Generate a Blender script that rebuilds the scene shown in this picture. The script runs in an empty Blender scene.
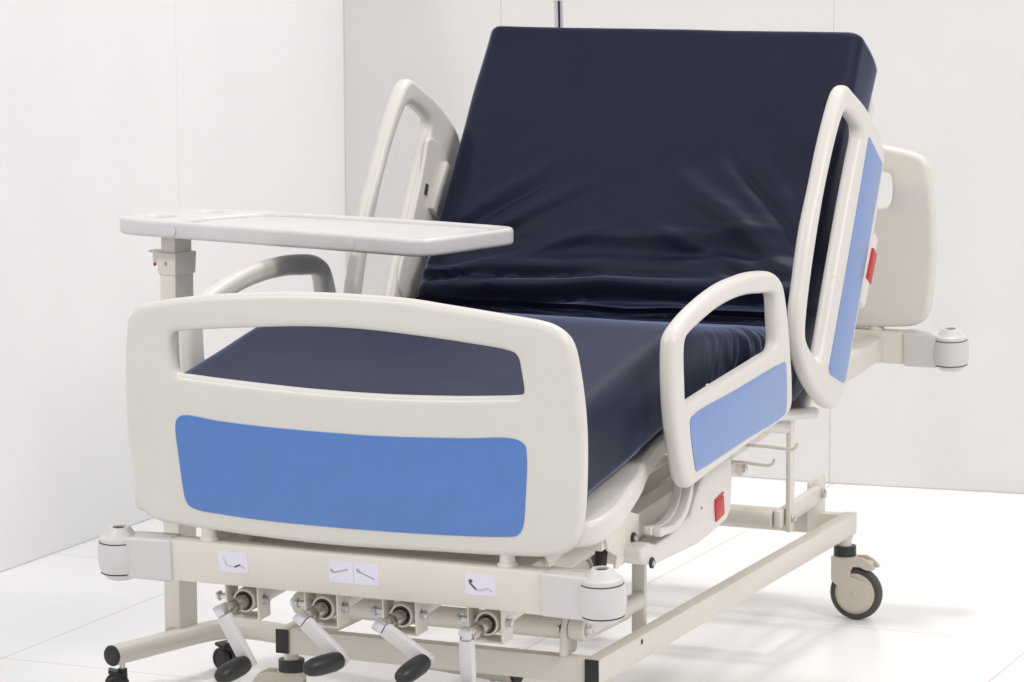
import bpy, bmesh, math, random
from mathutils import Vector, Matrix, noise
R = math.radians
random.seed(4)
sc = bpy.context.scene
C = sc.collection

# ------------------------------------------------------------------ camera
CAM = (2.7174, -5.4486, 1.7553)
YAW, PITCH, ROLL = -0.4142, 0.1415, -0.0039
def make_camera():
    cy, sy, cp, sp = math.cos(YAW), math.sin(YAW), math.cos(PITCH), math.sin(PITCH)
    fwd = Vector((sy*cp, cy*cp, -sp)); right = Vector((cy, -sy, 0)); up = right.cross(fwd)
    r2 = math.cos(ROLL)*right + math.sin(ROLL)*up
    u2 = -math.sin(ROLL)*right + math.cos(ROLL)*up
    m = Matrix((r2, u2, -fwd)).transposed().to_4x4(); m.translation = Vector(CAM)
    cd = bpy.data.cameras.new('camera'); co = bpy.data.objects.new('camera', cd)
    C.objects.link(co); co.matrix_world = m
    cd.sensor_fit = 'HORIZONTAL'; cd.sensor_width = 36.0
    cd.lens = 3348.2/1024*36.0
    cd.clip_start = .1; cd.clip_end = 200
    cd.dof.use_dof = True; cd.dof.focus_distance = 6.3; cd.dof.aperture_fstop = 16
    sc.camera = co
make_camera()

# ------------------------------------------------------------------ light
w = bpy.data.worlds.new("World"); sc.world = w; w.use_nodes = True
bg = w.node_tree.nodes['Background']
bg.inputs['Color'].default_value = (.97, .97, 1.0, 1)
bg.inputs['Strength'].default_value = .75
def lamp(name, loc, aim, size, power, col=(1, .97, .93)):
    l = bpy.data.lights.new(name, 'AREA'); l.shape = 'DISK'; l.size = size; l.energy = power; l.color = col
    o = bpy.data.objects.new(name, l); C.objects.link(o); o.location = loc
    o.rotation_euler = (Vector(aim)-Vector(loc)).to_track_quat('-Z', 'Y').to_euler()
lamp('hall_lamp', (-2.4, -2.6, 4.7), (-.5, .7, .2), .35, 78)
lamp('hall_lamp', (.1, 3.2, 4.9), (.1, 1, .3), .45, 74, (1, .985, .97))
lamp('hall_lamp', (4.2, -.6, 4.4), (.0, 1, .5), 1.6, 116, (1, .94, .895))
lamp('hall_lamp', (2.2, 2.6, 4.8), (.4, 1.6, .2), .5, 22, (1, .96, .93))
lamp('hall_lamp', (1.4, -3.6, 4.6), (0, 1, .6), .7, 10, (1, .98, .97))
sc.view_settings.view_transform = 'Standard'; sc.view_settings.look = 'None'
sc.view_settings.exposure = 0.0; sc.view_settings.gamma = 1
sc.cycles.max_bounces = 10; sc.cycles.diffuse_bounces = 6

# ------------------------------------------------------------------ materials
def mat(name, col, rough=.45, metal=0., spec=.5, coat=0., coat_r=.2, sheen=0., var=.03, scale=14., bump=0., bscale=300., sheen_col=None):
    m = bpy.data.materials.new(name); m.use_nodes = True
    nt = m.node_tree; b = nt.nodes['Principled BSDF']
    b.inputs['Roughness'].default_value = rough; b.inputs['Metallic'].default_value = metal
    b.inputs['Specular IOR Level'].default_value = spec
    b.inputs['Coat Weight'].default_value = coat; b.inputs['Coat Roughness'].default_value = coat_r
    b.inputs['Sheen Weight'].default_value = sheen; b.inputs['Sheen Roughness'].default_value = .24
    if sheen_col: b.inputs['Sheen Tint'].default_value = (*sheen_col, 1)
    tc = nt.nodes.new('ShaderNodeTexCoord')
    nz = nt.nodes.new('ShaderNodeTexNoise'); nz.inputs['Scale'].default_value = scale; nz.inputs['Detail'].default_value = 5
    nt.links.new(tc.outputs['Object'], nz.inputs['Vector'])
    rp = nt.nodes.new('ShaderNodeValToRGB')
    rp.color_ramp.elements[0].position = .3; rp.color_ramp.elements[1].position = .7
    rp.color_ramp.elements[0].color = (*[max(0, c*(1-var)) for c in col], 1)
    rp.color_ramp.elements[1].color = (*[min(1, c*(1+var)) for c in col], 1)
    nt.links.new(nz.outputs['Fac'], rp.inputs['Fac']); nt.links.new(rp.outputs['Color'], b.inputs['Base Color'])
    mr = nt.nodes.new('ShaderNodeMapRange'); mr.inputs['To Min'].default_value = rough*.88; mr.inputs['To Max'].default_value = min(1, rough*1.12)
    nt.links.new(nz.outputs['Fac'], mr.inputs['Value']); nt.links.new(mr.outputs['Result'], b.inputs['Roughness'])
    if bump:
        n2 = nt.nodes.new('ShaderNodeTexNoise'); n2.inputs['Scale'].default_value = bscale; n2.inputs['Detail'].default_value = 3
        nt.links.new(tc.outputs['Object'], n2.inputs['Vector'])
        bp = nt.nodes.new('ShaderNodeBump'); bp.inputs['Strength'].default_value = bump; bp.inputs['Distance'].default_value = .002
        nt.links.new(n2.outputs['Fac'], bp.inputs['Height']); nt.links.new(bp.outputs['Normal'], b.inputs['Normal'])
    return m
PLAST = mat('ivory_plastic', (.645, .618, .576), .36, var=.012, bump=.08, bscale=500)
PAINT = mat('cream_powder_coat', (.675, .640, .572), .38, var=.015, bump=.12, bscale=350)
COVER = mat('grey_white_plastic', (.605, .585, .575), .4, var=.012, bump=.06, bscale=500)
BLUE = mat('blue_panel', (.034, .153, .47), .36, coat=1.0, coat_r=.38, var=.04, bump=.04, bscale=600)
NAVY = mat('navy_fabric', (.0080, .0090, .0262), .6, spec=.12, coat=.5, coat_r=.50, sheen=.95, sheen_col=(.47, .58, .95), var=.10, scale=8, bump=.10, bscale=900)
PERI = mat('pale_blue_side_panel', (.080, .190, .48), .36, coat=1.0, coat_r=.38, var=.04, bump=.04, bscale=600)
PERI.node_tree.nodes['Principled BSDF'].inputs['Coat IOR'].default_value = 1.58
BLUE.node_tree.nodes['Principled BSDF'].inputs['Coat IOR'].default_value = 1.58
NAVY.node_tree.nodes['Principled BSDF'].inputs['Coat IOR'].default_value = 1.27
NAVY.node_tree.nodes['Principled BSDF'].inputs['Coat Tint'].default_value = (.8, .88, 1, 1)
BLACK = mat('black_plastic', (.014, .014, .015), .42)
RUBBER = mat('grey_rubber', (.062, .056, .054), .55)
STEEL = mat('zinc_steel', (.60, .60, .62), .28, metal=1.0, var=.1, scale=60)
DARKST = mat('oiled_steel', (.50, .48, .44), .30, metal=1.0, var=.25, scale=90)
CHROME = mat('chrome', (.62, .62, .66), .06, metal=1.0)
RED = mat('red_plastic', (.46, .022, .022), .4)
STICK = mat('sticker_paper', (.72, .70, .80), .5)
INKG = mat('sticker_grey_ink', (.36, .36, .40), .6)
INKD = mat('sticker_dark_ink', (.09, .09, .11), .6)
DARK = mat('dark_gap', (.05, .04, .035), .7)
TABLE = mat('white_table_plastic', (.61, .597, .590), .33)
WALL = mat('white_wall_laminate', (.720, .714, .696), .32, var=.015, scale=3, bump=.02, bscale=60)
WALLC = mat('white_wall_laminate_lit', (.775, .772, .772), .32, var=.015, scale=3, bump=.02, bscale=60)  # same laminate as WALL; the left wall's stronger light is in the colour
SEAM = mat('wall_seam', (.70, .65, .57), .7)
CASTER = mat('beige_caster_plastic', (.56, .51, .43), .42)

def floor_mat():
    m = mat('white_tile_floor', (.90, .895, .892), .30, var=.02, scale=2.2)
    nt = m.node_tree; b = nt.nodes['Principled BSDF']
    src = b.inputs['Base Color'].links[0].from_socket
    tc = nt.nodes.new('ShaderNodeTexCoord'); sp = nt.nodes.new('ShaderNodeSeparateXYZ')
    nt.links.new(tc.outputs['Object'], sp.inputs[0])
    facs = []
    for ax, off, per in (('X', -.23, 1.045), ('Y', .795, 1.03)):
        a = nt.nodes.new('ShaderNodeMath'); a.operation = 'SUBTRACT'; a.inputs[1].default_value = off - per/2
        nt.links.new(sp.outputs[ax], a.inputs[0])
        d = nt.nodes.new('ShaderNodeMath'); d.operation = 'DIVIDE'; d.inputs[1].default_value = per; nt.links.new(a.outputs[0], d.inputs[0])
        f = nt.nodes.new('ShaderNodeMath'); f.operation = 'FRACT'; nt.links.new(d.outputs[0], f.inputs[0])
        s = nt.nodes.new('ShaderNodeMath'); s.operation = 'SUBTRACT'; s.inputs[1].default_value = .5; nt.links.new(f.outputs[0], s.inputs[0])
        ab = nt.nodes.new('ShaderNodeMath'); ab.operation = 'ABSOLUTE'; nt.links.new(s.outputs[0], ab.inputs[0])
        lt = nt.nodes.new('ShaderNodeMath'); lt.operation = 'LESS_THAN'; lt.inputs[1].default_value = .0016; nt.links.new(ab.outputs[0], lt.inputs[0])
        facs.append(lt)
    mx = nt.nodes.new('ShaderNodeMath'); mx.operation = 'MAXIMUM'
    nt.links.new(facs[0].outputs[0], mx.inputs[0]); nt.links.new(facs[1].outputs[0], mx.inputs[1])
    mix = nt.nodes.new('ShaderNodeMix'); mix.data_type = 'RGBA'
    nt.links.new(mx.outputs[0], mix.inputs['Factor']); nt.links.new(src, mix.inputs[6]); mix.inputs[7].default_value = (.60, .52, .48, 1)
    nt.links.new(mix.outputs[2], b.inputs['Base Color'])
    return m
FLOOR = floor_mat()

# ------------------------------------------------------------------ helpers
Z0, TH = .4536, .0686          # height of the tilting frame at the foot bar and its tilt
ROOTS = {}
def link_mesh(name, me, m, parent=None, loc=(0, 0, 0), rot=(0, 0, 0), angle=38):
    me.materials.clear()
    for mm in (m if isinstance(m, (list, tuple)) else [m]): me.materials.append(mm)
    for p in me.polygons: p.use_smooth = True
    me.set_sharp_from_angle(angle=R(angle))
    o = bpy.data.objects.new(name, me); C.objects.link(o)
    o.rotation_euler = rot; o.location = loc
    if parent: o.parent = parent
    return o
class MB:
    """collects shapes into one bmesh"""
    def __init__(s): s.bm = bmesh.new()
    def box(s, lo, hi, bev=.002, mtx=None, seg=2):
        lo = Vector(lo); hi = Vector(hi); d = hi-lo
        r = bmesh.ops.create_cube(s.bm, size=1, matrix=Matrix.Translation((lo+hi)/2) @ Matrix.Diagonal((*d, 1)))
        vs = r['verts']
        if bev:
            es = list({e for v in vs for e in v.link_edges})
            r2 = bmesh.ops.bevel(s.bm, geom=es, offset=min(bev, min(d)*.45), segments=seg, affect='EDGES', profile=.5)
            vs = list({v for f in r2['faces'] for v in f.verts} | {v for v in vs if v.is_valid})
        if mtx: bmesh.ops.transform(s.bm, matrix=mtx, verts=vs)
        return s
    def bar(s, p0, p1, wid, hgt, bev=.002, up=(0, 0, 1)):
        p0 = Vector(p0); p1 = Vector(p1); d = p1-p0; L = d.length; y = d/L
        x = y.cross(Vector(up)).normalized(); z = x.cross(y)
        m = Matrix((x, y, z)).transposed().to_4x4(); m.translation = p0
        return s.box((-wid/2, 0, -hgt/2), (wid/2, L, hgt/2), bev, m)
    def lathe(s, prof, origin, axis, seg=32, cap=True):
        """prof: (distance along axis, radius)"""
        ax = Vector(axis).normalized(); o = Vector(origin)
        q = Vector((0, 0, 1)).rotation_difference(ax)
        ex = q @ Vector((1, 0, 0)); ey = q @ Vector((0, 1, 0))
        rings = []
        for t, r in prof:
            rings.append([s.bm.verts.new(o + ax*t + (ex*math.cos(a)+ey*math.sin(a))*max(r, 1e-5)) for a in [2*math.pi*i/seg for i in range(seg)]])
        for a, b in zip(rings, rings[1:]):
            for i in range(seg):
                s.bm.faces.new((a[i], a[(i+1) % seg], b[(i+1) % seg], b[i]))
        if cap:
            s.bm.faces.new(list(reversed(rings[0]))); s.bm.faces.new(rings[-1])
        return s
    def cyl(s, p0, p1, r, bev=.0015, seg=24):
        p0 = Vector(p0); p1 = Vector(p1); L = (p1-p0).length
        return s.lathe([(0, r-bev), (bev, r), (L-bev, r), (L, r-bev)], p0, p1-p0, seg)
    def bolt(s, p, axis, r=.008, h=.006):
        """hex head with washer"""
        a = Vector(axis).normalized(); p = Vector(p)
        s.lathe([(0, r*1.35), (.0015, r*1.35)], p, a, 20)
        s.lathe([(.0015, r), (h, r), (h+.001, r*.8)], p, a, 6)
        return s
    def tube(s, pts, r, seg=16, caps=True, ry=None):
        pts = [Vector(p) for p in pts]; n = len(pts); rings = []
        prev = None
        for i, p in enumerate(pts):
            t = (pts[min(i+1, n-1)]-pts[max(i-1, 0)]).normalized()
            if prev is None:
                up = Vector((0, 0, 1)) if abs(t.z) < .9 else Vector((1, 0, 0))
                x = t.cross(up).normalized()
            else:
                x = (prev - t*prev.dot(t)).normalized()
            prev = x; y = t.cross(x)
            rr = r[i] if isinstance(r, (list, tuple)) else r
            rings.append([s.bm.verts.new(p + (x*math.cos(a)+y*math.sin(a)*(ry or 1))*rr) for a in [2*math.pi*k/seg for k in range(seg)]])
        for a, b in zip(rings, rings[1:]):
            for i in range(seg): s.bm.faces.new((a[i], a[(i+1) % seg], b[(i+1) % seg], b[i]))
        if caps: s.bm.faces.new(list(reversed(rings[0]))); s.bm.faces.new(rings[-1])
        return s
    def add_mesh(s, me): s.bm.from_mesh(me); return s
    def mesh(s, name):
        bmesh.ops.recalc_face_normals(s.bm, faces=s.bm.faces)
        me = bpy.data.meshes.new(name); s.bm.to_mesh(me); s.bm.free(); return me
    def build(s, name, m, parent=None, loc=(0, 0, 0), rot=(0, 0, 0), angle=38):
        return link_mesh(name, s.mesh(name), m, parent, loc, rot, angle)
def smooth_loop(pts, n=6, alpha=.5):
    """closed centripetal Catmull-Rom"""
    P = [Vector((*p[:2], 0)) for p in pts]; out = []; N = len(P)
    for i in range(N):
        p0, p1, p2, p3 = P[i-1], P[i], P[(i+1) % N], P[(i+2) % N]
        t0 = 0; t1 = t0+max((p1-p0).length, 1e-6)**alpha; t2 = t1+max((p2-p1).length, 1e-6)**alpha; t3 = t2+max((p3-p2).length, 1e-6)**alpha
        for k in range(n):
            t = t1+(t2-t1)*k/n
            a1 = p0*((t1-t)/(t1-t0))+p1*((t-t0)/(t1-t0)); a2 = p1*((t2-t)/(t2-t1))+p2*((t-t1)/(t2-t1)); a3 = p2*((t3-t)/(t3-t2))+p3*((t-t2)/(t3-t2))
            b1 = a1*((t2-t)/(t2-t0))+a2*((t-t0)/(t2-t0)); b2 = a2*((t3-t)/(t3-t1))+a3*((t-t1)/(t3-t1))
            c = b1*((t2-t)/(t2-t1))+b2*((t-t1)/(t2-t1)); out.append((c.x, c.y))
    return out
def round_poly(pts, rad, n=6):
    """corner-rounded polygon; rad one number or one per corner"""
    out = []; N = len(pts)
    for i in range(N):
        p = Vector(pts[i]); a = Vector(pts[i-1]); b = Vector(pts[(i+1) % N])
        r = rad[i] if isinstance(rad, (list, tuple)) else rad
        u = (a-p); v = (b-p); lu, lv = u.length, v.length; u /= lu; v /= lv
        ang = u.angle(v); d = min(r/max(math.tan(ang/2), 1e-3), lu*.48, lv*.48)
        s, e = p+u*d, p+v*d
        for k in range(n+1):
            t = k/n; q = s*(1-t)**2 + p*2*t*(1-t) + e*t*t; out.append((q.x, q.y))
    return out
def flat_mesh(loops, thick, bev, res=4):
    """filled 2-D outline with holes, given a thickness and a rounded edge; lies in XY, centred on z=0"""
    cu = bpy.data.curves.new('outline', 'CURVE'); cu.dimensions = '2D'; cu.fill_mode = 'BOTH'
    for lp in loops:
        sp = cu.splines.new('POLY'); sp.points.add(len(lp)-1); sp.use_cyclic_u = True
        for q, p in zip(sp.points, lp): q.co = (p[0], p[1], 0, 1)
    bev = min(bev, thick*.499)
    cu.extrude = thick/2-bev; cu.bevel_depth = bev; cu.bevel_resolution = res; cu.offset = -bev
    o = bpy.data.objects.new('outline', cu); C.objects.link(o)
    dg = bpy.context.evaluated_depsgraph_get(); dg.update()
    me = bpy.data.meshes.new_from_object(o.evaluated_get(dg), depsgraph=dg)
    bpy.data.objects.remove(o); bpy.data.curves.remove(cu)
    bm = bmesh.new(); bm.from_mesh(me); bmesh.ops.remove_doubles(bm, verts=bm.verts, dist=2e-5); bm.to_mesh(me); bm.free()
    return me
YZ = Matrix(((0, 0, 1, 0), (1, 0, 0, 0), (0, 1, 0, 0), (0, 0, 0, 1)))      # outline (y,z) -> plane x=const
XZ = Matrix(((1, 0, 0, 0), (0, 0, -1, 0), (0, 1, 0, 0), (0, 0, 0, 1)))     # outline (x,z) -> plane y=const
def plate(loops, thick, bev, frame, off, flip=False, res=4):
    me = flat_mesh(loops, thick, bev, res)
    me.transform(frame)
    me.transform(Matrix.Translation((off, 0, 0) if frame is YZ else (0, off, 0) if frame is XZ else (0, 0, off)))
    if flip:
        me.transform(Matrix.Diagonal((-1, 1, 1, 1))); me.flip_normals()
    return me
def mirror(me):
    m2 = me.copy(); m2.transform(Matrix.Diagonal((-1, 1, 1, 1))); m2.flip_normals(); return m2
def thing(name, label, cat, loc=(0, 0, 0), group=None):
    o = bpy.data.objects.new(name, None); C.objects.link(o); o.location = loc; o.empty_display_size = .1
    return tag(o, label, cat, group)
def tag(o, label, cat, group=None):
    o['label'] = label; o['category'] = cat
    if group: o['group'] = group
    return o

# ------------------------------------------------------------------ floor and walls
bm = bmesh.new(); bmesh.ops.create_grid(bm, x_segments=1, y_segments=1, size=14)
me = bpy.data.meshes.new('floor'); bm.to_mesh(me); bm.free()
fl = link_mesh('floor', me, FLOOR); fl['kind'] = 'structure'
WH = 2.5
def wall_panel(par, a, b, m, thick=.006, side=1):
    a = Vector((*a, 0)); b = Vector((*b, 0)); d = (b-a).normalized(); nrm = Vector((-d.y, d.x, 0))*side
    mtx = Matrix((d, nrm, Vector((0, 0, 1)))).transposed().to_4x4(); mtx.translation = a - par.location
    mb = MB(); mb.box((.0004, 0, .001), ((b-a).length-.0004, thick, WH), .0009, mtx, 1)
    return mb.build('wall_panel', m, par)
wl = thing('wall', 'brightly lit white panelled wall on the left, running past the overbed table', 'wall', (-1.775, 1.0, 0))
ys = (-2.6, -1.57, -.54, .49, 1.50, 2.515, 3.525)
for a, b in zip(ys, ys[1:]): wall_panel(wl, (-1.775, a), (-1.775, b), WALLC, side=1)
MB().box((-.045, -3.6, 0), (-.0062, 2.52, WH), 0).build('backing_board', SEAM, wl)
wb = thing('wall', 'white panelled wall behind the head of the bed', 'wall', (0, 3.53, 0))
xs = [(-1.773, 3.527), (-1.262, 3.530), (-.243, 3.534)]
for a, b in zip(xs, xs[1:]): wall_panel(wb, a, b, WALL, side=1)
dr = (math.cos(R(5.6)), math.sin(R(5.6)))
for k in range(3):
    wall_panel(wb, (-.2432+dr[0]*1.04*k, 3.5342+dr[1]*1.04*k), (-.2432+dr[0]*1.04*(k+1), 3.5342+dr[1]*1.04*(k+1)), WALL, side=1)
MB().box((-1.78, .0105, 0), (-.243, .05, WH), 0).build('backing_board', SEAM, wb)
MB().bar((-.242, .0345, WH/2), (-.242+dr[0]*3.12, .0345+dr[1]*3.12, WH/2), .040, WH, 0).build('backing_board', SEAM, wb)

# ------------------------------------------------------------------ the bed
BED = thing('hospital_bed', 'ivory hospital bed with blue panels, raised back section and four foot cranks', 'hospital bed', (0, 1.1, 0))
BL = Vector(BED.location)
def part(name, mb, m, tilt=True, parent=BED, angle=38, label=None):
    me = mb.mesh(name) if isinstance(mb, MB) else mb
    if parent is BED:
        o = link_mesh(name, me, m, BED, Vector((0, 0, Z0 if tilt else 0))-BL, (TH if tilt else 0, 0, 0), angle)
    else:
        o = link_mesh(name, me, m, parent, angle=angle)
    if label: o['label'] = label
    return o

# --- end boards (outline drawn in the plane of the board: x across, z up from the foot bar)
BO = [(-.4485,.3864),(-.441,.4507),(-.4367,.4632),(-.4266,.4771),(-.4098,.4881),(-.3748,.497),(-.3172,.507),(-.2443,.516),(-.0769,.5278),(.1254,.5271),(.2211,.5183),(.3343,.5064),(.4027,.4983),(.4273,.4918),(.4500,.4776),(.4633,.4579),(.4741,.406),(.4813,.3362),(.4827,.2776),(.4786,.1871),(.4728,.134),(.4656,.105),(.4522,.0856),(.4305,.0728),(.4046,.0674),(.318,.0624),(.1864,.0590),(-.0382,.0545),(-.2263,.0605),(-.328,.0668),(-.3655,.0695),(-.394,.0728),(-.4097,.0782),(-.4249,.088),(-.4364,.1086),(-.4424,.1397),(-.4468,.1708),(-.4494,.1957),(-.4534,.2546),(-.4529,.3227)]
BH = [(-.3503,.4277),(-.3449,.4394),(-.3298,.4433),(-.2032,.4559),(-.0691,.4658),(.0426,.4668),(.1500,.4612),(.2503,.4532),(.3415,.4423),(.3530,.4362),(.3578,.4270),(.3600,.4150),(.3630,.3960),(.3650,.3800),(.3652,.3700),(.3610,.3630),(.3500,.3603),(.2400,.3515),(.1179,.3463),(.0373,.3452),(-.0748,.3466),(-.1964,.3515),(-.3197,.3588),(-.3409,.3614),(-.3486,.3745)]
BB = [(-.3531,.2634),(-.3485,.2772),(-.3355,.2848),(-.2567,.2786),(-.1700,.2742),(-.0787,.2722),(.0338,.2715),(.1145,.2732),(.2438,.2793),(.3392,.2845),(.3609,.2753),(.3648,.2577),(.36,.1783),(.3525,.1205),(.3412,.1053),(.3194,.1011),(.1878,.0944),(.0393,.0918),(-.0700,.0919),(-.1823,.0940),(-.2666,.0990),(-.3134,.1031),(-.3319,.1100),(-.3404,.1243),(-.3449,.1553),(-.3487,.1976)]
bo, bh, bb = (smooth_loop(q, 5) for q in (BO, BH, BB))
def end_board(name, y, sgn, dz=0):
    f = lambda L, d: [(sgn*(x-d), z+dz) for x, z in L]
    me = plate([f(bo, .009), f(bh, .006)], .036, .0135, XZ, y)
    o = part(name, me, PLAST, angle=60)
    for x in (-.302, .312):
        mb = MB(); mb.lathe([(0, .019), (.009, .019), (.012, .0145), (.05, .0135)], (x, y*0+y+.0, .037), (0, 0, 1), 24)
        part('board_post', mb, PLAST, parent=o)
    part('blue_panel', plate([f(bb, .0)], .003, .0012, XZ, y-sgn*.0182), BLUE, parent=o, angle=60)
    return o
end_board('footboard', .002, 1)
end_board('headboard', 2.206, -1, -.018)

# --- end bars with covers and bumper rollers
def end_bar(name, y, sgn):
    b = MB().box((-.381, y-.021, -.038), (.395, y+.021, .041), .004).build(name, PAINT, BED, Vector((0, 0, Z0))-BL, (TH, 0, 0))
    for s in (-1, 1):
        X = s*.497; xi = .374 if s < 0 else .388
        me = flat_mesh([round_poly([(xi*s, -.026), (.462*s, -.027), (.502*s, -.026), (.502*s, .029), (.462*s, .030), (xi*s, .026)], [.003, .02, .02, .02, .02, .003])], .083, .006)
        # lower towards the roller: pinch the height with distance
        for v in me.vertices:
            t = max(0, (abs(v.co.x)-.40)/.10); v.co.z *= 1-.06*min(t, 1)**2; v.co.z += .0012-.004*min(t, 1)**2; v.co.y += y
        part('bar_cover', me, COVER, parent=b, angle=50)
        hub = MB().lathe([(-.049, .016), (-.047, .027), (-.040, .034), (-.034, .0375), (.026, .0395), (.034, .038), (.037, .033), (.038, .0305), (.048, .0235), (.0525, .0185), (.0525, .0130), (.047, .0125), (.047, 0)], (X, y, 0), (0, 0, 1), 40)
        hb = part('corner_bumper', hub, COVER, parent=b)
        roll = MB().lathe([(-.0325, .035), (-.032, .0400), (-.018, .0432), (-.004, .0442), (.010, .0434), (.0245, .0410), (.025, .035)], (X, y, 0), (0, 0, 1), 48)
        part('bumper_roller', roll, COVER, parent=b)
        for z in (.0262, -.0337):
            part('roller_gap', MB().lathe([(z-.0009, .0400), (z+.0009, .0400)], (X, y, 0), (0, 0, 1), 40), DARK, parent=b)
        part('socket_hole', MB().lathe([(.0478, .001), (.0482, .0128), (.0488, .0128), (.049, .001)], (X, y, 0), (0, 0, 1), 24), DARK, parent=b)
    return b
FB = end_bar('foot_bar', 0, 1)
HB = end_bar('head_bar', 2.204, -1)

# --- stickers with crank pictograms
def strip(pts, wd, y, mb):
    pts = [Vector((p[0], p[1])) for p in pts]
    for a, b in zip(pts, pts[1:]):
        d = (b-a).normalized(); n = Vector((-d.y, d.x))*wd/2; a2 = a-d*wd*.2; b2 = b+d*wd*.2
        q = [mb.bm.verts.new((p.x, y, p.y)) for p in (a2+n, a2-n, b2-n, b2+n)]
        mb.bm.faces.new(q)
def ring(cx, cz, r, wd, y, mb, n=14):
    strip([(cx+r*math.cos(2*math.pi*i/n), cz+r*math.sin(2*math.pi*i/n)) for i in range(n+1)], wd, y, mb)
def sticker(x, z, wd, ht, draw):
    s = part('crank_sticker', MB().box((x-wd/2, -.0217, z-ht/2), (x+wd/2, -.0207, z+ht/2), 0), STICK)
    g, d = MB(), MB(); draw(g, d, x, z)
    for mb, m in ((g, INKG), (d, INKD)):
        if len(mb.bm.faces): part('pictogram', mb, m, parent=s)
    return s
YS = -.0220
def pic1(g, d, x, z):
    ring(x-.018, z+.006, .0035, .0007, YS, g)
    strip([(x-.016, z+.001), (x-.012, z-.006), (x-.004, z-.0085), (x+.003, z-.0085)], .0013, YS, g)
    strip([(x-.0185, z-.0005), (x-.0145, z-.0075), (x-.012, z-.009)], .0007, YS, g)
    strip([(x+.004, z-.0085), (x+.0145, z-.004)], .0032, YS-.0002, d)
    strip([(x+.0145, z-.0035), (x+.024, z-.0085), (x+.0225, z-.011), (x+.016, z-.0065)], .0007, YS, g)
def pic2(g, d, x, z):
    strip([(x-.020, z+.0015), (x-.013, z-.0015), (x+.014, z+.0055)], .0026, YS, g)
    strip([(x-.0205, z+.003), (x-.0165, z-.001)], .0048, YS-.0002, g)
def pic3(g, d, x, z):
    strip([(x-.0185, z+.006), (x-.013, z+.003), (x+.016, z-.0085)], .0026, YS, g)
    strip([(x-.0185, z+.0075), (x-.0145, z+.0035)], .0050, YS-.0002, g)
def pic4(g, d, x, z):
    strip([(x-.021, z+.002), (x-.0085, z-.010)], .0036, YS-.0002, d)
    strip([(x-.0215, z+.0055), (x-.0165, z+.0055)], .0055, YS-.0004, d)
    strip([(x-.007, z-.0105), (x+.004, z-.0095), (x+.012, z-.005), (x+.019, z-.0085), (x+.024, z-.0105)], .0008, YS, g)
    strip([(x-.006, z-.0125), (x+.005, z-.0115), (x+.012, z-.0075), (x+.018, z-.0105), (x+.024, z-.0125)], .0007, YS, g)
sticker(-.2416, .0088, .0615, .040, pic1)
sticker(-.0155, .0088, .0505, .041, pic2)
sticker(.0365, .0088, .0505, .041, pic3)
sticker(.2669, .0088, .0615, .040, pic4)

# --- cranks under the foot bar
def crank(x, ang, idx):
    z = -.072
    mb = MB()
    mb.box((x-.0355, -.006, -.107), (x-.0315, .040, -.037), .001)
    mb.box((x+.0315, -.006, -.107), (x+.0355, .040, -.037), .001)
    mb.box((x-.0315, -.0058, -.1068), (x+.0315, .0398, -.1028), .001)
    br = part('crank_bracket', mb, PAINT)
    hs = MB().lathe([(0, .0155), (0, .0225), (.002, .0235), (.36, .0235), (.36, .0155)], (x, .002, z), (0, 1, 0), 32, cap=False)
    part('crank_housing', hs, PAINT, parent=br)
    part('seal_ring', MB().lathe([(-.001, .0150), (-.001, .0185), (.004, .0185)], (x, .002, z), (0, 1, 0), 28, cap=False), DARK, parent=br)
    for s in (-1, 1):
        b = MB(); b.bolt((x+s*.0355, .017, z+.001), (s, 0, 0), .0085, .009)
        b.cyl((x+s*.0355, .017, z+.001), (x+s*.0235, .017, z+.001), .0065, .0005, 12)
        if s < 0: b.cyl((x-.0365, .017, z+.001), (x-.060, .017, z+.001), .0058, .001, 12); b.bolt((x-.0585, .017, z+.001), (-1, 0, 0), .0075, .007)
        part('pivot_bolt', b, STEEL, parent=br)
    part('crank_shaft', MB().lathe([(.02, .0135), (-.030, .0135), (-.033, .0120), (-.040, .0120), (-.042, .0135), (-.078, .0135), (-.080, .012)], (x, 0, z), (0, 1, 0), 28), DARKST, parent=br)
    # folding arm: hinge block on the shaft end, flat square arm, grip on the far end
    dx, dz = math.sin(ang), -math.cos(ang)
    A = Vector((x, -.086, z+.006)); dv = Vector((dx, 0, dz))
    hb = MB(); hb.bar(A-dv*.011, A+dv*.010, .020, .0215, .002, up=(0, 1, 0))
    hb.bolt(A-dv*.001+Vector((-dz*-.0105, 0, 0)), (-1 if dz < 0 else 1, 0, 0), .005, .004)
    part('hinge_block', hb, STEEL, parent=br)
    ar = MB(); ar.bar(A+dv*.0108+Vector((0, -.001, 0)), A+dv*.120+Vector((0, -.004, 0)), .026, .020, .004, up=(0, 1, 0))
    am = part('crank_arm', ar, COVER, parent=br)
    G = A+dv*.108+Vector((0, -.0135, 0))
    gd = Vector(((-.12, -1, -.03), (-.34, -1, .05), (-.12, -1, -.10), (-.1, -1, 0))[idx]).normalized()
    gm = MB().lathe([(0, .011), (.002, .0155), (.016, .0182), (.045, .0185), (.066, .0172), (.080, .0140), (.086, .009), (.0875, .002)], G, gd, 28)
    part('crank_grip', gm, BLACK, parent=br)
crank(-.2352, R(29), 0); crank(-.0684, R(50), 1); crank(.0935, R(59), 2); crank(.2663, R(1), 3)

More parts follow.
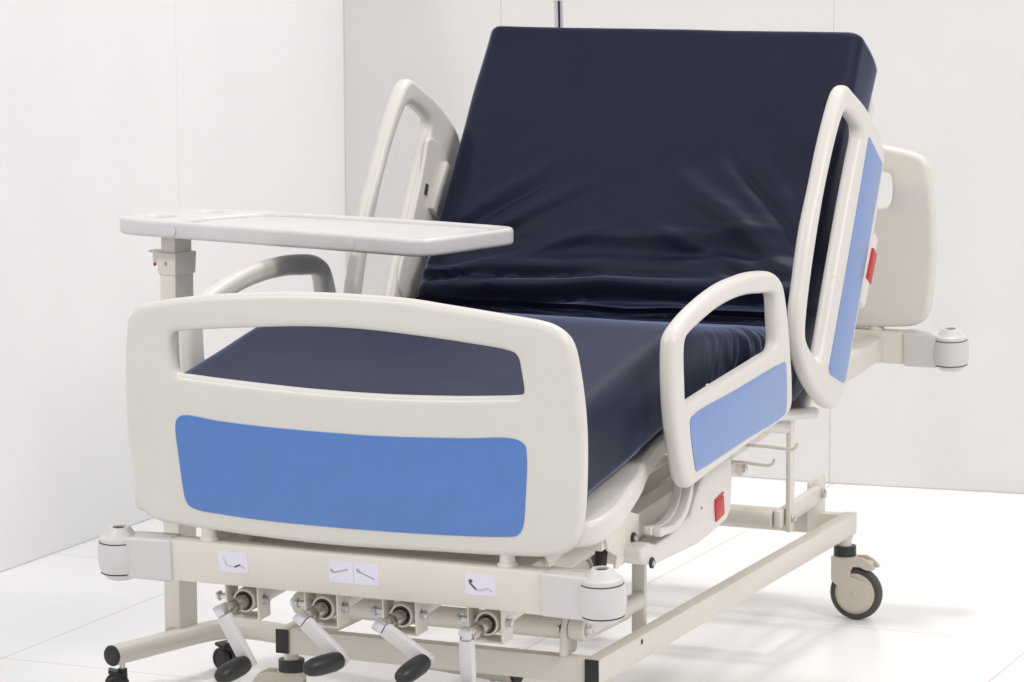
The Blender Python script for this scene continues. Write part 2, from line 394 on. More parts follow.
# --- tilting frame under the deck
for s in (-1, 1):
    part('frame_beam', MB().box((s*.3125-.0225, .0225, -.027), (s*.3125+.0225, 2.182, .029), .004), PAINT)
part('cross_plate', MB().box((-.289, .135, -.004), (.289, .30, .004), .0015), PAINT)
for y in (.34, .93, 1.62, 1.95): part('cross_beam', MB().box((-.289, y-.02, -.022), (.289, y+.02, .022), .003), PAINT)
for x in (-.2352, -.0684, .0935, .2663): part('crank_screw', MB().cyl((x, .365, -.068), (x, .62, -.066), .009, .001, 14), DARKST)
for s in (-1, 1):
    part('deck_gusset', MB().bar((s*.345, .10, .031), (s*.385, .20, .095), .05, .006, .001, up=(s, 0, 0)), PAINT)
    part('deck_support', MB().box((s*.30-.02, .30, .0295), (s*.30+.02, .36, .12), .003), PAINT)

# --- deck sections (ivory plastic) carrying the mattress
def deck_from_plan(half, zc, slope, th, bev):
    loop = half + [(-x, y) for x, y in reversed(half)]
    me = flat_mesh([smooth_loop(loop, 4)], th, bev, 5)
    for v in me.vertices: v.co.z += zc + slope*max(v.co.y, 0)
    return me
leg = deck_from_plan([(.40,.005),(.455,.008),(.478,.03),(.488,.08),(.487,.13),(.477,.20),(.462,.29),(.445,.36),(.430,.44),(.425,.52),(.425,.585),(.41,.60)], .1045, .098, .046, .011)
part('leg_deck', leg, PLAST, angle=60)
seat_me = MB()
seat_me.bar((0, .625, .178), (0, 1.245, .025), .86, .03, .012)
part('seat_deck', seat_me, PLAST, angle=60)
def back_frame():                            # local frame of the raised back section
    d = Vector((0, .634, .773)); n = Vector((0, -.773, .634)); return d, n
bd, bn = back_frame()
BP = Vector((0, 1.2945, .068))               # where the underside of the back mattress starts
m_ = Matrix(((1, 0, 0, 0), (0, bd.y, bn.y, BP.y), (0, bd.z, bn.z, BP.z), (0, 0, 0, 1)))
back = flat_mesh([round_poly([(-.448, -.035), (.448, -.035), (.448, .805), (-.448, .805)], [.05, .05, .07, .07])], .03, .012)
back.transform(Matrix.Translation((0, 0, -.017))); back.transform(m_)
bk = part('back_deck', back, PLAST, angle=60)
for x in (-.2, .2): part('back_strut', MB().bar(BP+bd*.42+bn*-.04+Vector((x, 0, 0)), (x, 1.95, .02), .03, .03, .003, up=(1, 0, 0)), PAINT)
for s in (-1, 1):
    part('deck_corner', MB().bar((s*.432, 1.02, .100), (s*.432, 1.36, .032), .045, .026, .012), PLAST, angle=60)

# --- side rails, drawn in the plane of the rail: (y along the bed, z up)
MO = [(.3876,.1079),(.3671,.128),(.3483,.1723),(.3319,.2197),(.3222,.2691),(.3185,.3287),(.322,.3837),(.3295,.4068),(.3486,.4205),(.3776,.4302),(.4361,.4428),(.5296,.4547),(.6162,.4594),(.7025,.4565),(.7716,.4512),(.8437,.4408),(.8859,.431),(.9213,.4145),(.9418,.3955),(.9592,.3555),(.974,.2941),(.9816,.2436),(.9869,.2045),(.9881,.1654),(.9838,.1386),(.9685,.1242),(.9254,.1172),(.8004,.1150),(.6201,.111),(.4821,.1075),(.426,.1052)]
MHo = [(.3806,.2741),(.3769,.319),(.3785,.3791),(.3868,.3934),(.4045,.3990),(.4645,.4085),(.5579,.4180),(.6543,.4188),(.7445,.4118),(.823,.3993),(.8884,.3868),(.8992,.3773),(.9063,.3200),(.9073,.2867),(.8983,.2747),(.8200,.2715),(.6000,.2705),(.4200,.2685),(.3866,.2687)]
MBl = [(.3920,.2363),(.3989,.2428),(.6500,.2424),(.9183,.2386),(.9372,.2355),(.9419,.2223),(.9373,.1359),(.9270,.1295),(.7000,.1306),(.4295,.1314),(.4165,.134),(.4087,.1519),(.3946,.2003)]
HO = [(1.243,.0714),(1.1765,.1066),(1.1117,.1535),(1.0695,.1994),(1.0455,.2400),(1.0410,.2860),(1.0475,.3281),(1.0651,.3667),(1.1199,.4778),(1.1814,.5588),(1.2461,.6447),(1.3186,.7202),(1.3476,.7395),(1.3740,.7435),(1.4165,.7238),(1.5025,.6788),(1.5897,.612),(1.6200,.5738),(1.6221,.5403),(1.5978,.4924),(1.5494,.4043),(1.4565,.2823),(1.4187,.226),(1.3659,.1467),(1.325,.0877),(1.2856,.0665)]
HHo = [(1.3348,.6817),(1.2154,.5519),(1.1055,.3604),(1.0761,.2748),(1.0800,.2555),(1.1527,.1982),(1.1700,.1942),(1.1834,.2042),(1.2706,.3406),(1.3300,.4330),(1.3900,.5220),(1.4380,.5880),(1.4610,.6200),(1.4600,.6380),(1.4300,.6600),(1.3620,.6890)]
HBl = [(1.5058,.617),(1.5992,.5413),(1.4404,.2977),(1.3254,.1201),(1.3104,.1125),(1.2246,.1486),(1.2119,.1632),(1.3163,.3209),(1.4422,.5158)]
RX, RT = .505, .035
mo, mh, mb_ = smooth_loop(MO, 5), smooth_loop(MHo, 5), smooth_loop(MBl, 4)
ho, hh, hbl = smooth_loop(HO, 5), smooth_loop(HHo, 5), round_poly(HBl, [.008, .008, .05, .008, .012, .008, .012, .05, .05], 5)
def side_rail(kind, s):
    o_, h_, b_ = (mo, mh, mb_) if kind == 'seat_rail' else (ho, hh, hbl)
    rl = part(kind, plate([o_, h_], RT, .0145, YZ, RX, s < 0, 5), PLAST, angle=60)
    if s < 0: rl.location += Vector((-.001, -.018, -.008))
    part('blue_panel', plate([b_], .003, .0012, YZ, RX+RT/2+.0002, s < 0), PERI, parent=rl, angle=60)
    cover = [(1.427,.586),(1.4327,.5966),(1.4454,.600),(1.4765,.5915),(1.5068,.5689),(1.5298,.5412),(1.5339,.5087),(1.4599,.4009),(1.3849,.2954),(1.3305,.2557),(1.3016,.2482),(1.262,.2798),(1.2552,.3101),(1.3242,.4154),(1.3875,.5111)]
    if kind == 'head_rail':
        if s < 0: part('inner_cover', plate([smooth_loop(cover, 4)], .010, .004, YZ, RX-RT/2+.0005, s < 0), PLAST, parent=rl, angle=60)
        if s < 0:
            lt = MB(); lt.bar((s*(RX-RT/2-.010), 1.432, .430), (s*(RX-RT/2-.010), 1.520, .525), .016, .045, .004, up=(0, .7, -.7))
            part('latch_tab', lt, PLAST, parent=rl)
            part('latch_slot', MB().bar((s*(RX-RT/2-.005), 1.405, .478), (s*(RX-RT/2-.005), 1.416, .500), .003, .014, .0, up=(0, .7, -.7)), DARK, parent=rl)
        # hinge arm between the rail and the back deck
        for a, b in (((s*.486, 1.47, .375), (s*.44, 1.52, .30)), ((s*.486, 1.38, .255), (s*.44, 1.43, .20))):
            part('hinge_arm', MB().bar(a, b, .045, .02, .004, up=(0, 1, 1)), PAINT, parent=rl)
        # release handle on the lower edge
        hd = MB(); hd.bar((s*.503, 1.440, .255), (s*.503, 1.545, .395), .05, .038, .010, up=(0, .8, -.6))
        hh_ = part('release_housing', hd, PLAST, parent=rl)
        part('release_lever', MB().bar((s*.5195, 1.476, .303), (s*.5195, 1.521, .363), .023, .031, .003, up=(0, .8, -.6)), RED, parent=rl)
        part('rail_button', MB().lathe([(0, .005), (.003, .0045), (.004, .002)], (s*.511, 1.278, .345+.006), (0, .6, -.5), 14), PLAST, parent=rl)
    else:
        part('rail_button', MB().lathe([(0, .004), (.003, .0035), (.004, .0015)], (s*.500, .548, .2695), (0, 0, 1), 14), PLAST, parent=rl)
    return rl
for s in (1, -1):
    side_rail('seat_rail', s); side_rail('head_rail', s)

# --- rail linkage below each seat rail
ELB = [(.6562,.1150),(.778,.1150),(.7666,.0000),(.7586,-.0324),(.736,-.0472),(.65,-.0528),(.5659,-.0543),(.3524,-.0361),(.3015,-.0249),(.2705,-.0054),(.2729,.0131),(.3147,.0160),(.3547,.0009),(.4339,.0049),(.5423,.012),(.5793,.0478),(.6100,.0800)]
PLA = [(.1778,.0700),(.2671,.0900),(.3535,.0579),(.3516,.0091),(.2447,-.0191),(.2287,-.0157),(.2423,.0059),(.2001,.0264)]
for s in (1, -1):
    e = part('rail_linkage', plate([round_poly(ELB, [.004,.004,.02,.02,.02,.02,.03,.02,.02,.02,.012,.012,.012,.02,.02,.02,.02], 4)], .046, .007, YZ, .443 if s > 0 else .430, s < 0), PLAST, angle=45)
    p = MB()
    p.add_mesh(plate([round_poly(PLA, .006, 4)], .006, .001, YZ, .427, s < 0))
    p.bar((s*.40, .205, .045), (s*.424, .205, .045), .05, .03, .002)
    pl = part('pivot_plate', p, PAINT, parent=e)
    for (y, z, x) in ((.318, .0215, .430), (.367, -.0135+.0, .466)):
        zz = z if y < .35 else -.0245
        xx = x
        b = MB(); b.lathe([(0, .0105), (.004, .0105), (.005, .009)], (s*xx, y if y < .35 else .318, zz), (s, 0, 0), 24)
        part('pivot_cap', b, BLACK, parent=e)
        b = MB(); b.lathe([(.0045, .0062), (.0085, .0055), (.0095, .003)], (s*xx, y if y < .35 else .318, zz), (s, 0, 0), 12)
        part('pivot_bolt', b, STEEL, parent=e)
    lv = MB(); lv.bar((s*.4650, .664, -.014), (s*.4650, .714, -.009), .010, .042, .004)
    part('release_lever', lv, RED, parent=e)
    lv = MB(); lv.bar((s*.4655, .664, .0095), (s*.4655, .714, .0145), .006, .005, .001)
    part('lever_slot', lv, RED, parent=e)
    part('screw_hole', MB().lathe([(0, .0025), (.0006, .0025)], (s*.4662, .592, .0135), (s, 0, 0), 12), DARK, parent=e)
    pth = [Vector(p) for p in ((.348, .0275), (.375, .0235), (.410, .0190), (.450, .0215), (.487, .036), (.512, .062), (.524, .095), (.529, .125))]
    up_, lo_ = [], []
    for k, p in enumerate(pth):
        t_ = (pth[min(k+1, 7)]-pth[max(k-1, 0)]).normalized(); n_ = Vector((-t_.y, t_.x)); up_.append(p+n_*.0075); lo_.append(p-n_*.0075)
    ch = [(p.x, p.y) for p in lo_+up_[::-1]]
    part('guide_channel', plate([smooth_loop(ch, 4)], .018, .0035, YZ, .468, s < 0), PLAST, parent=e, angle=50)
    part('guide_channel', plate([smooth_loop([(y-.005, z+.0025) for y, z in ch], 4)], .018, .0035, YZ, .4505, s < 0), PLAST, parent=e, angle=50)
    part('gas_spring', MB().cyl((s*.402, .215, -.035), (s*.402, .235, .03), .012, .002, 16), BLACK, parent=e)
    inner = MB().box((s*.395-.02, .30, -.03), (s*.395+.02, .80, .05), .004)
    part('linkage_box', inner, PAINT, parent=e)
    for y in (.955, 1.10):
        part('bag_hook', MB().tube([(s*.36, y, .015), (s*.42, y, .016), (s*.465, y, .013), (s*.479, y, .013), (s*.486, y, .017), (s*.492, y, .028)], .0035, 10), PAINT, label='thin cream wire hook for a drainage bag')
    ck = MB(); ck.lathe([(0, .016), (.01, .016)], (s*.40, .985, -.005), (s, 0, 0), 20); ck.bar((s*.395, .85, .02), (s*.395, .985, -.005), .012, .026, .003, up=(0, 0, 1))
    ca = part('rail_arm', ck, PAINT)
    part('pivot_bolt', MB().bolt((s*.410, .985, -.005), (s, 0, 0), .009, .008), STEEL, parent=ca)

# --- base frame on the floor (level)
YB0, YB1, XB, ZB = .348, 1.947, .349, .2458
for s in (-1, 1):
    x0 = XB-.030 if s > 0 else -XB
    rl = part('base_rail', MB().box((x0, YB0, ZB-.05), (x0+.03, YB1, ZB), .0022), PAINT, tilt=False)
    part('end_cap', MB().box((x0+.0005, YB0-.003, ZB-.0495), (x0+.0295, YB0-.0002, ZB-.0005), .001), BLACK, parent=rl)
    part('rail_rivet', MB().lathe([(0, .0055), (.0006, .0055), (.001, .004)], (s*XB, .570, ZB-.012), (s, 0, 0), 18), DARK, parent=rl)
for y in (YB0+.0006, YB1-.042): part('base_crossbar', MB().box((-XB+.0302, y, ZB-.0498), (XB-.0302, y+.0295, ZB-.0002), .0018), PAINT, tilt=False)

# --- height linkages: torsion tube, arms, links, brackets
def lift(tube_y, tube_z, half):
    return part('torsion_tube', MB().cyl((-half, tube_y, tube_z), (half, tube_y, tube_z), .021, .001, 28), PAINT, tilt=False)
t = lift(1.575, .291, .272)
for s in (-1, 1):
    X = s*.283
    part('lift_arm', MB().bar((X, 1.563, .291), (X, 1.872, .302), .018, .044, .006), PAINT, parent=t)
    part('lift_link', MB().bar((s*.302, 1.60, .261), (s*.302, 1.60, Z0+1.6*TH-.028), .012, .030, .003, up=(0, 1, 0)), PAINT, parent=t)
    part('pivot_bolt', MB().bolt((s*.3085, 1.60, .291), (s, 0, 0), .008, .007), STEEL, parent=t)
    part('pivot_bolt', MB().bolt((s*.2925, 1.86, .302), (s, 0, 0), .0095, .008), STEEL, parent=t)
    part('pivot_bracket', MB().box((s*.268-.004, 1.83, ZB-.05), (s*.268+.004, 1.945, .330), .003), PAINT, parent=t)
t = lift(.372, .296, .268)                  # at the foot the tube sits at the pivot and the arms run back
for s in (-1, 1):
    a = MB(); a.lathe([(0, .022), (.003, .024), (.22, .024), (.235, .019), (.31, .018), (.312, .016)], (s*.300, .365, .297), (0, 1, -.02), 24)
    part('lift_arm', a, PAINT, parent=t)
    part('lift_link', MB().bar((s*.296, .690, .200), (s*.296, .690, Z0+.69*TH-.026), .028, .014, .002, up=(0, 1, 0)), PAINT, parent=t)
    part('pivot_bracket', plate([round_poly([(.335, .246), (.405, .246), (.405, .300), (.392, .322), (.355, .322), (.342, .300)], .012)], .009, .001, YZ, .275, s < 0), PAINT, parent=t)
    part('pivot_hub', MB().cyl((s*.2805, .372, .297), (s*.314, .372, .297), .0215, .002, 28), PAINT, parent=t)
    part('pivot_bolt', MB().bolt((s*.3145, .372, .297), (s, 0, 0), .010, .009), STEEL, parent=t)
    part('pivot_bolt', MB().bolt((s*.268, .35, .30), (-s, 0, 0), .006, .005), STEEL, parent=t)

# --- bed castors: dark collar, beige swivel housing with brake pedal, wheel
def castor(x, y, phi):
    M = Matrix.Translation((x, y, 0)) @ Matrix.Rotation(phi, 4, 'Z')
    tx, rz = .0290, .0630
    prof = []
    for k in range(17):                         # round wheel cover, then the neck
        a = R(158) + R(245)*k/16; prof.append((tx+.0415*math.cos(a), rz+.0415*math.sin(a)))
    cov = [(-.027, .150), (.030, .150), (.048, .151), (.066, .143), (.080, .128), (.0765, .1235), (.060, .1215), (.042, .1285), (.026, .1275), (.0200, .117), (.0200, .1035)] + [p for p in reversed(prof)][:] + [(-.027, .092)]
    def tmesh(me): me.transform(M); return me
    hs = MB()
    for yy in (-.0185, .0185): hs.add_mesh(plate([cov], .007, .0018, XZ, yy))
    hs.box((-.0268, -.0152, .1288), (.030, .0152, .1498), .003)
    hs.box((.030, -.0152, .127), (.068, .0152, .1415), .005)
    h = part('castor', tmesh(hs.mesh('castor')), CASTER, tilt=False, angle=45)
    part('castor_collar', tmesh(MB().lathe([(.150, .0255), (.151, .0265), (.173, .0265), (.174, .0255)], (0, 0, 0), (0, 0, 1), 32).mesh('c')), BLACK, parent=h)
    part('castor_stem', tmesh(MB().lathe([(.174, .016), (.186, .015), (.1957, .020)], (0, 0, 0), (0, 0, 1), 24).mesh('c')), PAINT, parent=h)
    part('castor_tyre', tmesh(MB().lathe([(-.0125, .047), (-.0140, .052), (-.0125, .0585), (-.0075, .0620), (0, .0630), (.0075, .0620), (.0125, .0585), (.0140, .052), (.0125, .047)], (tx, 0, rz), (0, 1, 0), 56).mesh('c')), RUBBER, parent=h)
    part('castor_rim', tmesh(MB().lathe([(-.0142, .020), (-.0142, .0445), (-.0130, .0480), (.0130, .0480), (.0142, .0445), (.0142, .020)], (tx, 0, rz), (0, 1, 0), 48).mesh('c')), CASTER, parent=h)
    part('axle_cap', tmesh(MB().lathe([(.022, .0068), (.0232, .0068), (.0236, .006)], (tx, 0, rz), (0, -1, 0), 24).mesh('c')), CASTER, parent=h)
castor(.334, 1.905, R(0))
castor(-.326, 1.905, R(-40))
castor(-.339, .395, R(200))
castor(.326, .395, R(150))

# ------------------------------------------------------------------ mattress
TM, HWM = .165, .449
def mattress():
    # underside path with rounded knee and hip
    pts = [Vector((.035, .148)), Vector((.60, .206)), Vector((1.288, .062)), Vector((1.288+.634*.850, .062+.773*.850))]
    rad = [0, .16, .20, 0]
    path = []
    def addline(a, b):
        n = max(2, int((b-a).length/.006))
        for k in range(n): path.append(a.lerp(b, k/n))
    cur = pts[0]
    for i in (1, 2):
        u = (pts[i-1]-pts[i]).normalized(); v = (pts[i+1]-pts[i]).normalized(); ang = u.angle(v)
        t = rad[i]/math.tan(ang/2); a = pts[i]+u*t; b = pts[i]+v*t
        addline(cur, a)
        cen = pts[i]+(u+v).normalized()*(rad[i]/math.sin(ang/2))
        n = max(6, int(rad[i]*(math.pi-ang)/.005)); r0 = a-cen; r1 = b-cen; tot = r0.angle(r1)
        sgn = 1 if (r0.x*r1.y-r0.y*r1.x) > 0 else -1
        for k in range(n):
            c, s = math.cos(sgn*tot*k/n), math.sin(sgn*tot*k/n); path.append(cen+Vector((r0.x*c-r0.y*s, r0.x*s+r0.y*c)))
        cur = b
    addline(cur, pts[3]); path.append(pts[3])
    # arc length
    S = [0]
    for a, b in zip(path, path[1:]): S.append(S[-1]+(b-a).length)
    L = S[-1]
    ta = [(path[min(i+1, len(path)-1)]-path[max(i-1, 0)]).normalized() for i in range(len(path))]
    sh = None
    for i, p in enumerate(path):
        if p.x > 1.2 and ta[i].y > .2 and sh is None: sh = S[i]     # where the back starts to rise
    # cross section: rounded box, unit parameters (x, t) with outward normals
    rr = .028
    def section(hw, th, r, rt, nx=92, nt=12, na=7):       # r: lower corners, rt: upper corners
        out = []
        def arc(cx, cz, a0, q):
            for k in range(na+1):
                a = a0+R(90)*k/na; out.append((cx+q*math.cos(a), cz+q*math.sin(a), math.cos(a), math.sin(a)))
        for k in range(1, nx): out.append((-hw+r+(2*hw-2*r)*k/nx, 0, 0, -1))
        arc(hw-r, r, R(-90), r)
        for k in range(1, nt): out.append((hw, r+(th-r-rt)*k/nt, 1, 0))
        arc(hw-rt, th-rt, 0, rt)
        for k in range(1, nx): out.append((hw-rt-(2*hw-2*rt)*k/nx, th, 0, 1))
        arc(-hw+rt, th-rt, R(90), rt)
        for k in range(1, nt): out.append((-hw, th-rt-(th-r-rt)*k/nt, -1, 0))
        arc(-hw+r, r, R(180), r)
        return out
    def g(x, w): return math.exp(-(x/w)**2)
    def seg_ridge(x, b, p, q, wd, amp):
        p = Vector(p); q = Vector(q); v = Vector((x, b))-p; d = q-p; t = max(0, min(1, v.dot(d)/d.length_squared)); dist = (v-d*t).length
        return 1.3*amp*g(dist, wd)*math.sin(math.pi*(.12+.76*t))
    def disp_top(b, x, s):
        """b: distance up the back from the hip crease on the top face"""
        h = 0
        e = abs(x)/HWM
        if b > -.12:
            wv = .009*math.sin(4.1*x+.7)+.005*math.sin(9*x+1.9)+.010*noise.noise(Vector((x*5, 2.2, 7)))
            sl = -.020*x
            h += .020*g(b-.016-wv*.6+sl*.3, .015)*(.75+.25*math.sin(3*x+1))
            h -= .016*g(b-.046-wv+sl, .011)
            h += .020*g(b-.078-wv*1.2+sl, .016)*(.8+.2*math.cos(5*x))
            h -= .010*g(b-.108-wv*.8+sl*1.5, .010)*(.5+.5*math.cos(2.2*x+.9))
            h += .010*g(b-.135-wv*1.6+sl*1.5, .014)*(.55+.45*math.cos(3.1*x+1.2))
            h -= .006*g(b-.165-wv*1.2-.02*x, .014)*(.5+.5*math.sin(4*x-.6))
            h -= .010*g(b-.225+.06*math.cos(3*x), .05)
            fade = math.exp(-max(0, b-.02)/.10)
            h += fade*.010*(1-abs(noise.noise(Vector((x*3.2+.3, b*30, 3.7))))*2.4)*(.4+.6*e)
            h += math.exp(-max(0, b-.05)/.16)*.005*noise.noise(Vector((x*9, b*16, 8.8)))
            wob = .012*noise.noise(Vector((x*7, b*7, 4.4)))
            for p, q, wd, a in (((-.45, .12), (-.10, .34), .016, .0095), ((-.45, .20), (-.18, .40), .014, .0060), ((-.45, .07), (-.02, .235), .014, .0070), ((-.43, .27), (-.29, .46), .024, -.006), ((-.45, .165), (-.16, .365), .011, -.0065),
                                ((-.45, .04), (-.25, .115), .012, .008),
                                ((.45, .11), (.10, .38), .026, .0105), ((.45, .075), (.06, .25), .016, .0060), ((.45, .17), (.19, .44), .016, -.0075), ((.43, .26), (.28, .50), .026, -.005), ((.45, .05), (.22, .125), .012, .008),
                                ((-.32, .185), (.34, .240), .016, .0055), ((-.1, .30), (.25, .44), .04, -.003), ((.115, .42), (.135, .60), .006, .0015), ((-.05, .15), (.30, .20), .016, -.004), ((-.36, .62), (-.22, .56), .014, .0012)):
                h += seg_ridge(x+wob, b+wob*.7, p, q, wd, a)
        n = noise.noise(Vector((x*4, s*4, 1.3)))*.0028 + noise.noise(Vector((x*11, s*9, 5.1)))*.0010
        return h+n
    bm = bmesh.new(); rings = []
    idx = list(range(len(path)))
    for i in idx:
        s = S[i]; p = path[i]; t = ta[i]; nrm = Vector((-t.y, t.x))
        de = min(s, L-s); re = .030 if s < L/2 else .016
        ins = re-math.sqrt(max(0, re*re-(re-min(de, re))**2))
        hw, th = HWM-ins, TM-2*ins
        ring = []
        yk = p.x
        # side wrinkles near the hip
        for (x, z, nx_, nz_) in section(hw, th, max(.006, .020-ins*.5), max(.006, rr+.020*(1-min(1, max(0, (s-.45)/.30)))-ins*.5)):
            q = z+ins
            hb = s-sh-.105
            d = disp_top(hb, x, s)*max(0, nz_)
            dxs = 0
            if abs(nx_) > .1:
                k = q/TM
                wz = g(s-.95, .22)
                dxs = abs(nx_)*wz*(.011*(noise.noise(Vector((s*26+k*2.2, k*1.1, 6.1)))+.5*noise.noise(Vector((s*58-k*3, k*2, 2.7))))*(k**.8)+.012*g(k-.70, .3))
                dxs += abs(nx_)*noise.noise(Vector((s*6, q*9, 9 if x > 0 else 3)))*.004
                dxs += abs(nx_)*.006*math.sin(math.pi*k)
            d += max(0, nz_)*.004*g(s-.62, .10)*(1-.3*(x/HWM)**2)
            v = p+nrm*(q+d)
            ring.append(bm.verts.new((x-.004-.007*(1-min(1, s/.6))+(dxs if nx_ > 0 else -dxs), v.x, v.y)))
        rings.append(ring)
    N = len(rings[0])
    for a, b in zip(rings, rings[1:]):
        for k in range(N): bm.faces.new((a[k], a[(k+1) % N], b[(k+1) % N], b[k]))
    bm.faces.new(list(reversed(rings[0]))); bm.faces.new(rings[-1])
    bmesh.ops.recalc_face_normals(bm, faces=bm.faces)
    me = bpy.data.meshes.new('mattress'); bm.to_mesh(me); bm.free()
    o = link_mesh('mattress', me, NAVY, None, (0, 0, Z0), (TH, 0, 0), 50)
    tag(o, 'dark navy fabric mattress lying on the bed, its back half raised upright', 'mattress')
mattress()

# ------------------------------------------------------------------ overbed table
OT = thing('overbed_table', 'white overbed table on a single cream column, its top over the bed', 'table', (-.83, .8, 0))
OL = Vector(OT.location)
def tpart(name, mb, m, parent=OT, rot=(0, 0, 0), loc=(0, 0, 0), angle=38):
    me = mb.mesh(name) if isinstance(mb, MB) else mb
    if parent is OT: me.transform(Matrix.Translation(-OL)) if loc == (0, 0, 0) else None
    return link_mesh(name, me, m, parent, loc, rot, angle)
TO = [(-.878,.669),(-.888,.708),(-.872,.704),(-.790,.687),(-.550,.640),(-.378,.615),(-.187,.574),(-.139,.568),(-.113,.588),(-.089,.652),(-.069,.730),(-.049,.815),(-.036,.829),(-.048,.860),(-.074,.872),(-.157,.890),(-.284,.919),(-.544,.942),(-.666,.957),(-.794,.956),(-.846,.938),(-.876,.903),(-.900,.837),(-.914,.776)]
TO = [(-.884,.708),(-.858,.700),(-.790,.687),(-.550,.640),(-.378,.612),(-.187,.574),(-.139,.568),(-.113,.588),(-.089,.652),(-.066,.740),(-.046,.812),(-.044,.840),(-.056,.862),(-.080,.873),(-.157,.890),(-.284,.915),(-.544,.942),(-.666,.953),(-.794,.956),(-.855,.942),(-.890,.905),(-.914,.837),(-.922,.776),(-.914,.731)]
TI = [(-.740,.712),(-.550,.670),(-.378,.640),(-.195,.602),(-.150,.600),(-.130,.626),(-.108,.690),(-.076,.800),(-.082,.838),(-.157,.862),(-.284,.886),(-.544,.912),(-.640,.920),(-.668,.905)]
def circ(x, y, r, n=28): return [(x+r*math.cos(2*math.pi*i/n), y+r*math.sin(2*math.pi*i/n)) for i in range(n)]
def ttilt(me):
    me.transform(Matrix.Translation((0, 0, 1.013))); return me
ttop = MB()
ttop.add_mesh(plate([smooth_loop(TO, 5), smooth_loop(TI, 5), circ(-.838, .775, .030), circ(-.782, .897, .028)], .036, .0085, Matrix.Identity(4), -.018, res=5))
ctr = Vector((-.46, .76)); ins = [(ctr.x+(x-ctr.x)*.985, ctr.y+(y-ctr.y)*.965) for x, y in TO]
ttop.add_mesh(plate([smooth_loop(ins, 5)], .026, .002, Matrix.Identity(4), -.0205))
tb = tpart('tabletop', ttilt(ttop.mesh('tabletop')), TABLE, angle=50)
def tsub(name, mb, m, par):                      # sub-part of a table part built in world coordinates
    me = mb.mesh(name); me.transform(Matrix.Translation(-OL)); return link_mesh(name, me, m, par)
for x, y, z in ((-.757, .6795, .993), (-.296, .5965, .993)):
    tsub('screw_cap', MB().lathe([(0, .010), (.0016, .010), (.002, .008)], (x, y, z), (-.2, -.98, 0), 24), TABLE, tb)
CX, CY = -.811, .785
TR = Matrix.Translation((CX, CY, 0)) @ Matrix.Rotation(R(-11), 4, 'Z') @ Matrix(((1, 0, .0068, -.0007), (0, 1, 0, 0), (0, 0, 1, 0), (0, 0, 0, 1)))   # the loaded column leans a little
def tmesh(mb): me = mb.mesh('t'); me.transform(TR); return me
def tsubm(name, mb, m, par): me = tmesh(mb); me.transform(Matrix.Translation(-OL)); return link_mesh(name, me, m, par)
col = tpart('column', tmesh(MB().box((-.0235, -.0305, .105), (.0205, .0305, .895), .003)), PAINT)
tpart('inner_column', tmesh(MB().box((-.0215, -.028, .895), (.0185, .028, .9765), .003)), PAINT)
cl = MB().box((-.0285, -.0355, .889), (.0255, .0355, .937), .003)
for v in cl.bm.verts:
    if v.co.z < .91: v.co.x *= .93; v.co.y *= .95
col2 = tpart('collar', tmesh(cl), PAINT)
tsubm('set_screw', MB().lathe([(0, .004), (.002, .004)], (-.003, -.0352, .914), (0, -1, 0), 14), DARKST, col2)
lv = MB(); lv.box((-.057, -.028, .934), (.010, .002, .9395), .002); lv.box((-.049, -.024, .912), (-.026, -.002, .9342), .003)
lvo = tpart('release_lever', tmesh(lv), PAINT)
tsubm('lever_dot', MB().lathe([(-.002, .0035), (.0045, .0035), (.006, .0015)], (-.0485, -.016, .9105), (0, 0, -1), 14), RED, lvo)
def spline(P, n=6):
    P = [Vector(p) for p in P]; Q = [P[0]*2-P[1]] + P + [P[-1]*2-P[-2]]; out = []
    for i in range(1, len(Q)-2):
        a, b, c, d = Q[i-1:i+3]
        for k in range(n):
            t = k/n; out.append(.5*((2*b)+(c-a)*t+(2*a-5*b+4*c-d)*t*t+(3*b-a-3*c+d)*t**3))
    return out+[P[-1]]
zb = .096
basep = spline([(-.853, .562, zb), (-.830, .650, zb), (-.806, .740, zb), (-.786, .812, zb), (-.769, .856, zb), (-.737, .887, zb), (-.695, .894, zb), (-.640, .886, zb), (-.45, .845, zb), (-.22, .796, zb), (.0, .748, zb)])
bs = tpart('floor_base', MB().tube(basep, .0225, 24), PAINT)
tsub('base_cap', MB().lathe([(0, .0215), (.003, .0228), (.006, .021), (.007, .012)], (-.853, .562, zb), (-.25, -.97, 0), 28), BLACK, bs)
tsub('base_cap', MB().lathe([(0, .0215), (.003, .0228), (.006, .021), (.007, .012)], (0, .748, zb), (.97, -.2, 0), 28), BLACK, bs)
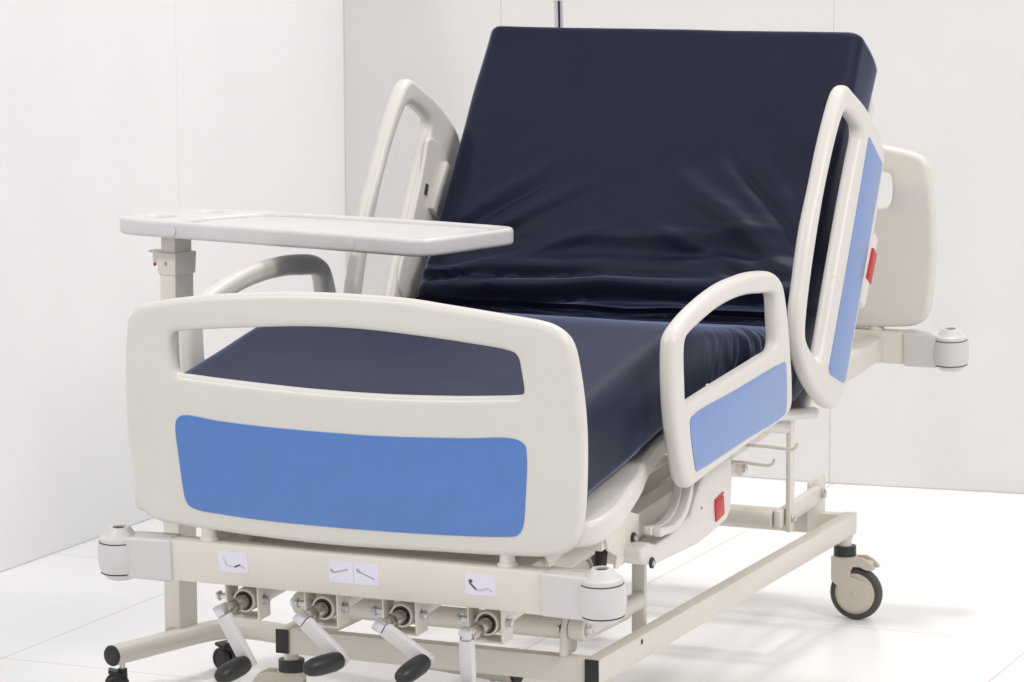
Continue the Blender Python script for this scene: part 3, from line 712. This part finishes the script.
wd = MB(); wd.tube([(-.0205, -.032, .108), (-.010, -.032, .1165), (.001, -.032, .1185), (.012, -.032, .1165), (.0205, -.032, .108)], .0014, 8)
tsubm('weld_seam', wd, DARKST, bs)
def small_castor(x, y, phi):
    M = Matrix.Translation((x, y, 0)) @ Matrix.Rotation(phi, 4, 'Z')
    def tm(mb): me = mb.mesh('c'); me.transform(M); return me
    h = MB()
    h.lathe([(-.007, .012), (-.006, .026), (.006, .026), (.007, .012)], (.012, 0, .028), (0, 1, 0), 28)
    h.lathe([(0, .011), (.018, .010)], (0, 0, .044), (0, 0, 1), 20)
    h.bar((-.002, 0, .050), (.030, 0, .058), .038, .008, .003)
    c = tpart('castor', tm(h), BLACK)
    wh = MB()
    for s in (-1, 1): wh.lathe([(.0075, .010), (.0085, .0225), (.011, .025), (.018, .025), (.0205, .0225), (.021, .019), (.019, .017), (.019, .004)], (.012, 0, .0252), (0, s, 0), 36)
    me = tm(wh); me.transform(Matrix.Translation(-OL)); link_mesh('castor_wheel', me, BLACK, c)
    me = tm(MB().cyl((0, 0, .060), (0, 0, .0745), .006, .001, 14)); me.transform(Matrix.Translation(-OL)); link_mesh('castor_pin', me, STEEL, c)
small_castor(-.848, .592, R(-150)); small_castor(-.752, .893, R(160)); small_castor(-.06, .762, R(30))

# ------------------------------------------------------------------ drip pole in the head corner socket
pm = MB().cyl((0, 0, .048), (0, 0, .824), .0112, .001, 24)
pole = thing('drip_pole', 'slim chrome pole standing behind the mattress in the bed corner socket', 'pole', (-.4925, 2.204*math.cos(TH), Z0+2.204*math.sin(TH)))
pole.rotation_euler = (TH, 0, 0)
link_mesh('pole_tube', pm.mesh('pole_tube'), CHROME, pole)
link_mesh('pole_collar', MB().lathe([(.821, .0110), (.823, .0135), (.880, .0125), (.884, .010)], (0, 0, 0), (0, 0, 1), 24).mesh('pole_collar'), PLAST, pole)
link_mesh('upper_tube', MB().cyl((0, 0, .882), (0, 0, 1.25), .007, .001, 20).mesh('upper_tube'), CHROME, pole)
